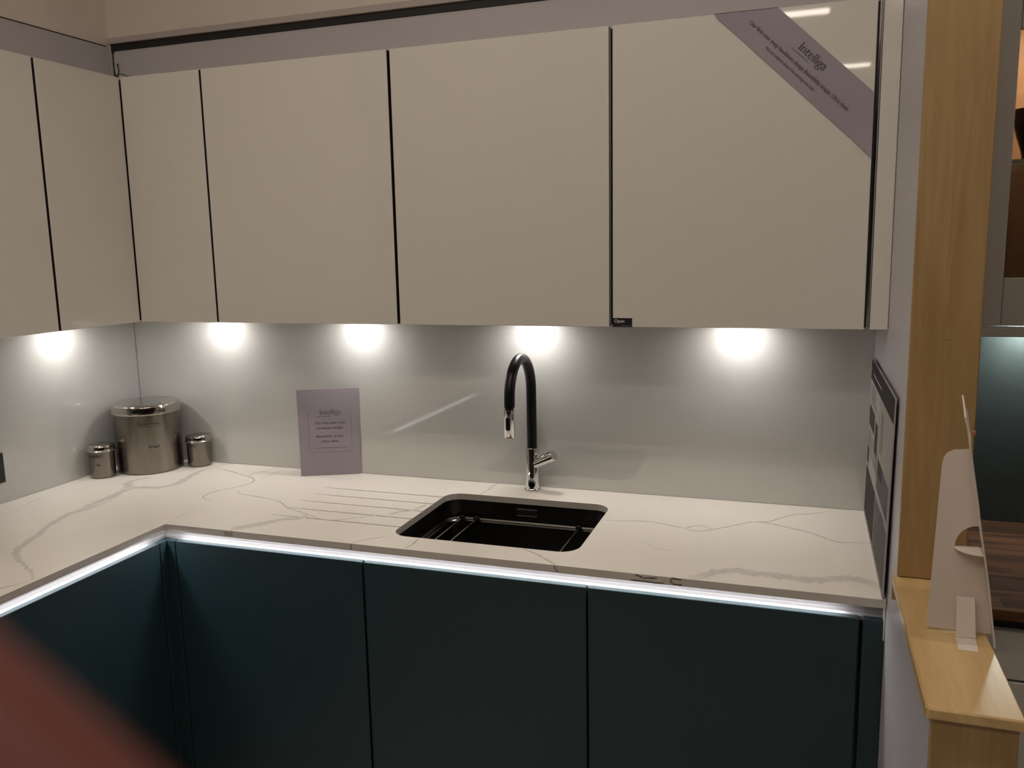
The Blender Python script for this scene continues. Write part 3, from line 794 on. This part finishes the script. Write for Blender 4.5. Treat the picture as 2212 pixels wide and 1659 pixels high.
# ---------------------------------------------------------------- lilac sash on the right-hand door
r = thing('sash_banner', (2.28, YW, 1.1), 'lilac paper sash with lettering stretched diagonally across the top right cabinet door', 'banner')
s_ = MB()
A, B, C_, D_ = (2.080, 1.2570), (2.2205, 1.2598), (2.4278, 1.0620), (2.4278, 0.9220)
N_ = 14
for side, off in ((0, 0.0011), (1, 0.0004)):
    vs_ = []
    for i in range(N_ + 1):
        t_ = i / N_
        curl = 0.006 * max(0, 1 - t_ * 6) ** 2 + 0.007 * max(0, 1 - (1 - t_) * 7) ** 2
        lift = 0.0012 + 0.0010 * math.sin(t_ * PI)
        lo = (A[0] + (D_[0] - A[0]) * t_, A[1] + (D_[1] - A[1]) * t_)
        hi = (B[0] + (C_[0] - B[0]) * t_, B[1] + (C_[1] - B[1]) * t_)
        for k_ in range(5):
            s2 = k_ / 4
            vs_.append((lo[0] + (hi[0] - lo[0]) * s2, YW - off - lift * (1 - s2) - curl * (1 - s2) ** 3, lo[1] + (hi[1] - lo[1]) * s2))
    fs = [(i * 5 + k_, (i + 1) * 5 + k_, (i + 1) * 5 + k_ + 1, i * 5 + k_ + 1) for i in range(N_) for k_ in range(4)]
    s_.add(vs_, fs if side == 0 else [f_[::-1] for f_ in fs], side, True)
s_.build('sash', [M['lilac'], M['lilac']], r)
MB().box(2.2208, 2.081, YW - 0.0012, YW + 0.008, ZT + 0.0002, ZT + 0.0010).build('folded_tab', M['lilac'], r)
# lettering runs along the slope from upper left to lower right
dirv = Vector((D_[0] - A[0], D_[1] - A[1])).normalized(); perp = Vector((-dirv.y, dirv.x))
org = Vector(((A[0] + C_[0]) / 2, (A[1] + C_[1]) / 2))
def fn(a, b):
    q_ = org + dirv * a + perp * b
    return (q_.x, YW - 0.0037, q_.y)
tm = MB()
add_text(tm, 'Intelliga', 0.0290, (0.040, 0.013), fn, spacing=0.92, offset=-0.0004)
add_line(tm, (-0.010, 0.0070), (0.040, 0.0070), 0.0008, fn)
tm.build('headline', M['print'], r); tm = MB()
add_text(tm, 'Our first ever truly handleless design Beautifully simple  Ultra sleek', 0.0130, (0.030, -0.0145), fn, sx=0.845)
add_text(tm, 'Ask our experts about this exciting new style', 0.0100, (0.020, -0.0305), fn, sx=0.80)
tm.build('lettering', M['print'], r)

# Open sticker
r = thing('door_sticker', (1.865, YW, 0.545), 'small black Open sticker on the lower corner of the sash cabinet door', 'sticker')
MB().box(1.8408, 1.8905, YW - 0.0010, YW - 0.0001, 0.5362, 0.5588).build('backing', M['stick_black'], r)
tm = MB()
fn = lambda a, b: (a, YW - 0.0013, b)
add_text(tm, 'Open', 0.0115, (1.8450, 0.5475), fn, align='LEFT', offset=0.0002)
add_text(tm, 'Push. door  Open.  door', 0.0026, (1.8880, 0.5390), fn, align='RIGHT')
tm.build('lettering', M['stick_white'], r)

# black socket plate on the left wall
r = thing('wall_socket', (0.005, -0.665, 0.065), 'black double socket plate on the left splashback at the photo edge', 'socket')
MB().bbox(0.0042, 0.0132, -0.737, -0.592, 0.065, 0.158, 0.002).build('plate', M['vase'], r)
MB().bbox(0.0132, 0.0165, -0.645, -0.628, 0.130, 0.145, 0.001).build('switch', M['stick_black'], r)
MB().bbox(0.0132, 0.0165, -0.703, -0.686, 0.130, 0.145, 0.001).build('switch', M['stick_black'], r)

# loose cables on top of the corner cabinet
cb = MB().tube(smooth([(0.045, -0.012, 1.385), (0.085, -0.06, 1.375), (0.125, -0.10, 1.34), (0.165, -0.16, 1.29), (0.20, -0.19, 1.2625)], 6), 0.0020, 8)
tag(rebase(cb.build('cable', M['cable']), (0.2, -0.2, ZT)), 'thick black cable hanging in the corner above the wall cabinets', 'cable')
cb = MB().tube(smooth([(0.320, -0.325, 1.2625), (0.332, -0.330, 1.2745), (0.352, -0.330, 1.2725), (0.375, -0.330, 1.2650), (0.41, -0.330, 1.2620)], 6), 0.0012, 8)
tag(rebase(cb.build('cable', M['cable']), (0.3, -0.33, ZT)), 'thin black wire arching over the front edge of the corner wall cabinet', 'cable')

# ---------------------------------------------------------------- leaning poster on the right partition
r = thing('poster', (XR - 0.01, -0.34, 0), 'grey and white information poster board leaning on the right partition', 'poster')
PB, PT_ = (-0.012, -0.632), (-0.045, -0.672)
def post(a, b, off=0.0):       # a: 0..1 back to front, b: 0..1 bottom to top
    y = (PB[0] + (PB[1] - PB[0]) * a) * (1 - b) + (PT_[0] + (PT_[1] - PT_[0]) * a) * b
    return Vector((XR - 0.0050 - 0.002 * (1 - b) - off, y, 0.0008 + 0.432 * b))
c_ = MB()
out = []
for a, b, a0 in ((0.008, 0.012, 180), (0.992, 0.012, 270), (0.992, 0.988, 0), (0.008, 0.988, 90)):
    for i in range(5):
        an = math.radians(a0 + 22.5 * i)
        out.append((a + 0.008 * math.cos(an), b + 0.012 * math.sin(an)))
n_ = len(out)
c_.add([post(a, b, 0.0) for a, b in out] + [post(a, b, 0.003) for a, b in out], [tuple(range(n_)), tuple(range(n_, 2 * n_))[::-1]] + [(i, i + n_, (i + 1) % n_ + n_, (i + 1) % n_) for i in range(n_)])
c_.f[-1] = c_.f[-1]
c_.build('board', M['paper'], r)
def patch(name, a0, a1, b0, b1, m_, off=0.0034):
    MB().add([post(a0, b0, off), post(a0, b1, off), post(a1, b1, off), post(a1, b0, off)], [(0, 1, 2, 3)]).build(name, m_, r)
patch('header_band', 0.004, 0.996, 0.875, 0.994, M['poster_dark'])
hm = MB()
hf = lambda a, b: post(a, b, 0.0037)
for a0, a1, b in ((0.12, 0.52, 0.925), (0.02, 0.045, 0.94)):
    add_line(hm, (a0, b), (a1, b), 0.006, hf)
hm.build('header_line', M['stick_white'], r)
for a0, a1, b0, b1, k_ in ((0.03, 0.30, 0.60, 0.72, 'poster_deep'), (0.34, 0.46, 0.52, 0.70, 'poster_deep'), (0.03, 0.48, 0.43, 0.57, 'poster_light'), (0.03, 0.12, 0.36, 0.46, 'poster_deep'), (0.03, 0.50, 0.03, 0.33, 'poster_deep'),
                           (0.56, 0.67, 0.60, 0.82, 'poster_light'), (0.53, 0.97, 0.38, 0.55, 'poster_grey'), (0.55, 0.72, 0.47, 0.55, 'poster_deep'), (0.53, 0.98, 0.03, 0.33, 'poster_grey'), (0.76, 0.88, 0.22, 0.34, 'poster_deep'), (0.53, 0.72, 0.04, 0.2, 'poster_light')):
    patch('photo_panel', a0, a1, b0, b1, M[k_], 0.0034 + 0.0001 * random.random())
hm = MB()
for a, b0, b1 in ((0.505, 0.03, 0.86),):
    hm.add([hf(a - 0.003, b0), hf(a - 0.003, b1), hf(a + 0.003, b1), hf(a + 0.003, b0)], [(0, 1, 2, 3)])
for i in range(7):
    add_line(hm, (0.06, 0.85 - 0.016 * i), (0.06 + 0.34 * (0.6 + 0.4 * random.random()), 0.85 - 0.016 * i), 0.004, hf)
hm.build('print_lines', M['poster_grey'], r)

# ---------------------------------------------------------------- white cardboard standee on the ledge
r = thing('cardboard_display', (2.55, -1.03, 0.121), 'white cardboard display stand seen from behind on the maple ledge', 'display stand')
y0 = -1.030
Q = lambda x, z: (x, z)
outline = [(2.5010, 0.1235), (2.5440, 0.1235), (2.5440, 0.1300), (2.5700, 0.1295), (2.5700, 0.1235), (2.5940, 0.1235)]
right_up = [(2.5810, 0.214), (2.5745, 0.2620), (2.5655, 0.2640)]
outline += right_up
# quarter-round cut-out at the right side
arc = []
for i in range(13):
    an = math.radians(0 + 90 * i / 12)
    arc.append((2.5655 - 0.0325 * math.sin(an) if False else 2.5650 - 0.0310 * math.sin(math.radians(90 * (1 - i / 12))), 0.2640 + 0.0335 * math.cos(math.radians(90 * (1 - i / 12)))))
outline += [(2.5345, 0.2625)] + arc
outline += [(2.5665, 0.2980), (2.5570, 0.360), (2.5450, 0.4190), (2.5250, 0.4170), (2.5160, 0.4120), (2.5110, 0.4040), (2.5090, 0.3930)]
MB().plate(outline, 0.0015, (0, y0, 0), (1, 0, 0), (0, 0, 1)).build('strut_panel', M['cardboard'], r)
# face board, edge-on to the photographer
v_ = Vector((0.133, 0.991, 0)).normalized()
c_ = MB()
prof = [(2.5950, 0.122), (2.5880, 0.170), (2.5830, 0.205), (2.5745, 0.255), (2.5655, 0.300), (2.5600, 0.340), (2.5520, 0.385), (2.5440, 0.430), (2.5420, 0.452), (2.5400, 0.456), (2.5345, 0.478)]
vs_ = []
for s2 in (-0.05, 0.15):
    for x, z in prof:
        base = Vector((x, y0, z)) + v_ * s2
        vs_ += [base, base + Vector((0.0024, 0, 0.0002))]
n_ = len(prof)
fs = []
for i in range(n_ - 1):
    a = 2 * i; o_ = 2 * n_
    fs += [(a, a + 1, a + 3, a + 2), (o_ + a, o_ + a + 2, o_ + a + 3, o_ + a + 1), (a, a + 2, o_ + a + 2, o_ + a), (a + 1, o_ + a + 1, o_ + a + 3, a + 3)]
fs += [(0, 2 * n_, 2 * n_ + 1, 1), (2 * n_ - 2, 2 * n_ - 1, 4 * n_ - 1, 4 * n_ - 2)]
c_.add(vs_, fs)
c_.build('face_board', M['cardboard'], r)
MB().bbox(2.5395, 2.5445, y0 - 0.052, y0 - 0.046, 0.4515, 0.4575, 0.001).build('hanging_tab', M['kraft'], r)
# half-round shelf flap folded towards the viewer
fl = [(2.5330, 0)] + [(2.5330 + 0.036 * (1 - math.cos(math.radians(90 * i / 10))), -0.034 * math.sin(math.radians(90 * i / 10))) for i in range(1, 11)] + [(2.5690, 0)]
MB().plate([(a, b) for a, b in fl][::-1], 0.0015, (0, y0, 0.2600), (1, 0, 0), (0, 1, 0)).build('shelf_flap', M['cardboard'], r)
# folded front tab
MB().plate([(2.5400, 0.0), (2.5680, 0.0), (2.5660, 0.062), (2.5405, 0.062)], 0.0014, (0, y0 - 0.022, 0.1225), (1, 0, 0), (0, 0.28, 0.96)).build('front_tab', M['cardboard'], r)
MB().plate([(2.5370, -0.045), (2.5645, -0.045), (2.5680, 0.0), (2.5400, 0.0)], 0.0012, (0, y0 - 0.022, 0.1208), (1, 0, 0), (0, 1, 0.02)).build('foot_tab', M['cardboard'], r)

# ---------------------------------------------------------------- neighbouring kitchen seen past the partition
KX = 2.585
sp = MB().bbox(KX + 0.001, 4.6, -0.006, -0.0002, 0.001, 0.5225, 0.0005)
tag(rebase(sp.build('splashback', M['slate']), (3.5, 0, 0)), 'dark slate splashback of the kitchen beyond the partition', 'splashback')
wk = MB().bbox(KX + 0.001, 4.6, -0.620, -0.0065, -0.022, 0.0, 0.0015)
tag(rebase(wk.build('worktop', M['walnut']), (3.5, -0.6, -0.02)), 'dark walnut block worktop in the kitchen beyond the partition', 'worktop')
for i, x0 in enumerate((KX + 0.002, KX + 0.602)):
    x1 = x0 + 0.598
    r = thing('drawer_cabinet', (x0 + 0.3, -0.3, FL), ['pale grey drawer cabinet under the walnut worktop, beside the partition', 'pale grey drawer cabinet under the walnut worktop, further right'][i], 'cabinet', 'pale grey drawer cabinets under the walnut worktop')
    MB().box(x0, x1, -0.578, -0.02, -0.78, -0.0225).build('carcass', M['dark_gap'], r)
    for z0, z1 in ((-0.1555, -0.0520), (-0.44, -0.1610), (-0.765, -0.4455)):
        MB().bbox(x0 + 0.0015, x1 - 0.0015, -0.600, -0.5785, z0, z1, 0.0015).build('drawer', M['grey_drawer'], r)
    MB().box(x0, x1, -0.55, -0.535, FL, -0.7805).build('plinth', M['grey_drawer'], r)
# glazed wall cabinet
gx0, gx1, gz0, gz1, gy = KX + 0.002, KX + 0.602, 0.5485, 1.268, -0.355
r = thing('glazed_cabinet', ((gx0 + gx1) / 2, -0.17, gz0), 'grey painted glass-fronted wall cabinet in the kitchen beyond the partition', 'cabinet')
c_ = MB()
c_.box(gx0, gx0 + 0.018, gy + 0.022, -0.001, gz0 + 0.003, gz1).box(gx1 - 0.018, gx1, gy + 0.022, -0.001, gz0 + 0.003, gz1).box(gx0 + 0.018, gx1 - 0.018, gy + 0.022, -0.001, gz0 + 0.003, gz0 + 0.02).box(gx0 + 0.018, gx1 - 0.018, gy + 0.022, -0.001, gz1 - 0.018, gz1)
c_.build('carcass', M['interior_dark'], r)
MB().box(gx0 + 0.018, gx1 - 0.018, -0.007, -0.002, 0.905, gz1 - 0.018).build('back_panel', M['interior'], r)  # paler colour above the shelf carries the lamp's glow
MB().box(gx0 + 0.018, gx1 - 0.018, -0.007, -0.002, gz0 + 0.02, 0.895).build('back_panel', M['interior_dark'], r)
MB().box(gx0 + 0.018, gx1 - 0.018, -0.30, -0.007, 0.895, 0.905).build('shelf', M['glass'], r)
st = 0.1185
d = MB()
d.bbox(gx0 + 0.001, gx0 + st, gy, gy + 0.02, gz0, gz1, 0.0015).bbox(gx1 - st, gx1 - 0.001, gy, gy + 0.02, gz0, gz1, 0.0015)
d.bbox(gx0 + st + 0.0004, gx1 - st - 0.0004, gy, gy + 0.02, gz0, 0.6525, 0.0015).bbox(gx0 + st + 0.0004, gx1 - st - 0.0004, gy, gy + 0.02, 1.1680, gz1, 0.0015)
dd = d.build('door', M['grey_paint'], r)
MB().box(gx0 + st - 0.004, gx1 - st + 0.004, gy + 0.009, gy + 0.012, 0.649, 1.172).build('pane', M['glass'], dd)
MB().bbox(gx0, gx1, gy + 0.0005, gy + 0.018, 0.5235, 0.5455, 0.001).build('pelmet', M['grey_paint'], r)
MB().box(gx0 + 0.13, gx0 + 0.46, -0.20, -0.17, gz1 - 0.024, gz1 - 0.0185).build('interior_lamp', M['warm'], r)
gs = MB().box(gx0 + 0.019, gx1 - 0.019, -0.325, -0.302, 0.899, 0.905)
gs.build('shelf_edge', M['glass'], r)
vz = MB().lathe([(0.020, 0.0), (0.024, 0.004), (0.022, 0.012), (0.026, 0.03), (0.036, 0.06), (0.043, 0.085), (0.046, 0.105), (0.046, 0.118), (0.043, 0.118), (0.040, 0.10), (0.02, 0.03)], (2.776, -0.20, 0.9055), n=40)
tag(rebase(vz.build('vase', M['vase']), (2.776, -0.20, 0.9055)), 'black flared vase on the lit shelf of the glass-fronted cabinet', 'vase')
spot(2.835, -0.055, 'round light under the glass-fronted grey cabinet', 'spot2', gz0 + 0.0028)

# ---------------------------------------------------------------- ceiling strip lights
def strip(x0, x1, y, label, w_=0.10):
    r = thing('ceiling_light', ((x0 + x1) / 2, y, CEIL), label, 'light', 'ceiling strip lights')
    MB().bbox(x0, x1, y - w_ / 2 - 0.015, y + w_ / 2 + 0.015, CEIL - 0.03, CEIL - 0.0005, 0.003).build('housing', M['carcass'], r)
    MB().box(x0 + 0.01, x1 - 0.01, y - w_ / 2, y + w_ / 2, CEIL - 0.037, CEIL - 0.0302).build('diffuser', M['strip'], r)
strip(0.65, 2.60, -1.60, 'long ceiling strip light nearest the back wall, over the left run')
for x, q in ((-1.5, 'left'), (0.15, 'middle'), (1.8, 'right')):
    strip(x - 0.75, x + 0.75, -2.95, 'added unseen ceiling strip light, ' + q + ' one of the row of three')  # unseen row added to brighten the fronts of the back run
strip(3.05, 4.25, -1.15, 'added unseen ceiling strip light brightening the neighbouring kitchen')  # unseen fill added because the grey cabinets came out too dark
strip(1.86, 2.385, -3.80, 'short ceiling strip light in the third row from the back wall')
strip(2.05, 2.715, -5.56, 'short ceiling strip light in the row furthest from the back wall')

# ---------------------------------------------------------------- the photographer's hand, out of focus right by the lens
def W(Xc, Yc, Zc): return CAM + RT * Xc + UP * Yc + FW * Zc
def skin_obj(name, chain, edges, root, mt, parent, lv=2):
    off = parent_world(parent)
    me = bpy.data.meshes.new(name)
    me.from_pydata([tuple(W(*c[:3]) - off) for c in chain], edges, [])
    me.materials.append(mt)
    o = bpy.data.objects.new(name, me); COL.objects.link(o); o.parent = parent
    o.modifiers.new('skin', 'SKIN')
    lay = me.skin_vertices[0] if me.skin_vertices else None
    if lay is None:
        bpy.context.view_layer.update()
        lay = me.skin_vertices[0]
    for i, c in enumerate(chain):
        lay.data[i].radius = (c[3], c[3] if len(c) < 5 else c[4]); lay.data[i].use_root = (i == root)
    s = o.modifiers.new('sub', 'SUBSURF'); s.levels = lv; s.render_levels = lv
    o.modifiers['skin'].use_smooth_shade = True
    return o
hp = W(-0.15, -0.02, 0.0)
hand = thing('person', tuple(hp), 'photographer\'s hand in a navy sleeve, blurred reddish fingertip poking into the lower left corner', 'person')
ch = [(-0.165, -0.035, -0.055, 0.026, 0.020),   # 0 wrist
      (-0.140, -0.020, -0.030, 0.032, 0.016),   # 1 palm
      (-0.112, 0.006, 0.002, 0.014, 0.012),     # 2 index knuckle
      (-0.088, 0.012, 0.030, 0.0095), (-0.0665, 0.0098, 0.0400, 0.0091), (-0.0430, -0.0080, 0.0400, 0.0085), (-0.0190, -0.0276, 0.0400, 0.0083), (-0.0125, -0.0332, 0.0400, 0.0066),
      (-0.110, -0.014, -0.004, 0.013, 0.012), (-0.078, -0.022, 0.012, 0.0095), (-0.056, -0.026, -0.006, 0.009), (-0.050, -0.026, -0.024, 0.008),
      (-0.114, -0.034, -0.010, 0.012, 0.011), (-0.084, -0.043, 0.008, 0.009), (-0.062, -0.046, -0.010, 0.0085), (-0.058, -0.045, -0.026, 0.0075),
      (-0.120, -0.052, -0.018, 0.011, 0.010), (-0.096, -0.061, -0.004, 0.008), (-0.078, -0.063, -0.018, 0.0075), (-0.074, -0.062, -0.030, 0.0065),
      (-0.140, 0.012, -0.040, 0.014), (-0.112, 0.028, -0.048, 0.011), (-0.085, 0.032, -0.050, 0.010), (-0.068, 0.030, -0.050, 0.008), (-0.190, -0.065, -0.090, 0.024, 0.020)]
ed = [(0, 1), (1, 2), (2, 3), (3, 4), (4, 5), (5, 6), (6, 7), (1, 8), (8, 9), (9, 10), (10, 11), (1, 12), (12, 13), (13, 14), (14, 15), (1, 16), (16, 17), (17, 18), (18, 19), (0, 20), (20, 21), (21, 22), (22, 23), (0, 24)]
skin_obj('hand', ch, ed, 0, M['skin'], hand)
sl = [(-0.166, -0.037, -0.060, 0.031, 0.026), (-0.185, -0.060, -0.085, 0.035, 0.031), (-0.26, -0.13, -0.17, 0.042, 0.04), (-0.36, -0.22, -0.27, 0.052, 0.05)]
skin_obj('sleeve', sl, [(0, 1), (1, 2), (2, 3)], 0, M['sleeve'], hand)
def nail(i, j, up_):
    a, b_ = Vector(ch[i][:3]), Vector(ch[j][:3]); d_ = (b_ - a).normalized(); u_ = Vector(up_); u_ = (u_ - d_ * u_.dot(d_)).normalized(); s_ = d_.cross(u_)
    c0 = b_ - d_ * 0.004; R2 = ch[j][3] * 0.93
    m_ = MB(); vs_ = []
    for p_ in range(6):
        for q_ in range(7):
            an = (q_ - 3) / 3 * 0.85; L_ = (p_ / 5 - 0.5) * 0.011
            vs_.append(W(*(c0 + d_ * L_ + (u_ * math.cos(an) + s_ * math.sin(an)) * R2)))
    m_.add(vs_, [(p_ * 7 + q_, p_ * 7 + q_ + 1, (p_ + 1) * 7 + q_ + 1, (p_ + 1) * 7 + q_) for p_ in range(5) for q_ in range(6)], 0, True)
    m_.build('fingernail', M['nail'], hand)
nail(5, 6, (0.2, 0.2, 1))
nail(22, 23, (0, 1, 0.1))
bpy.context.view_layer.update()
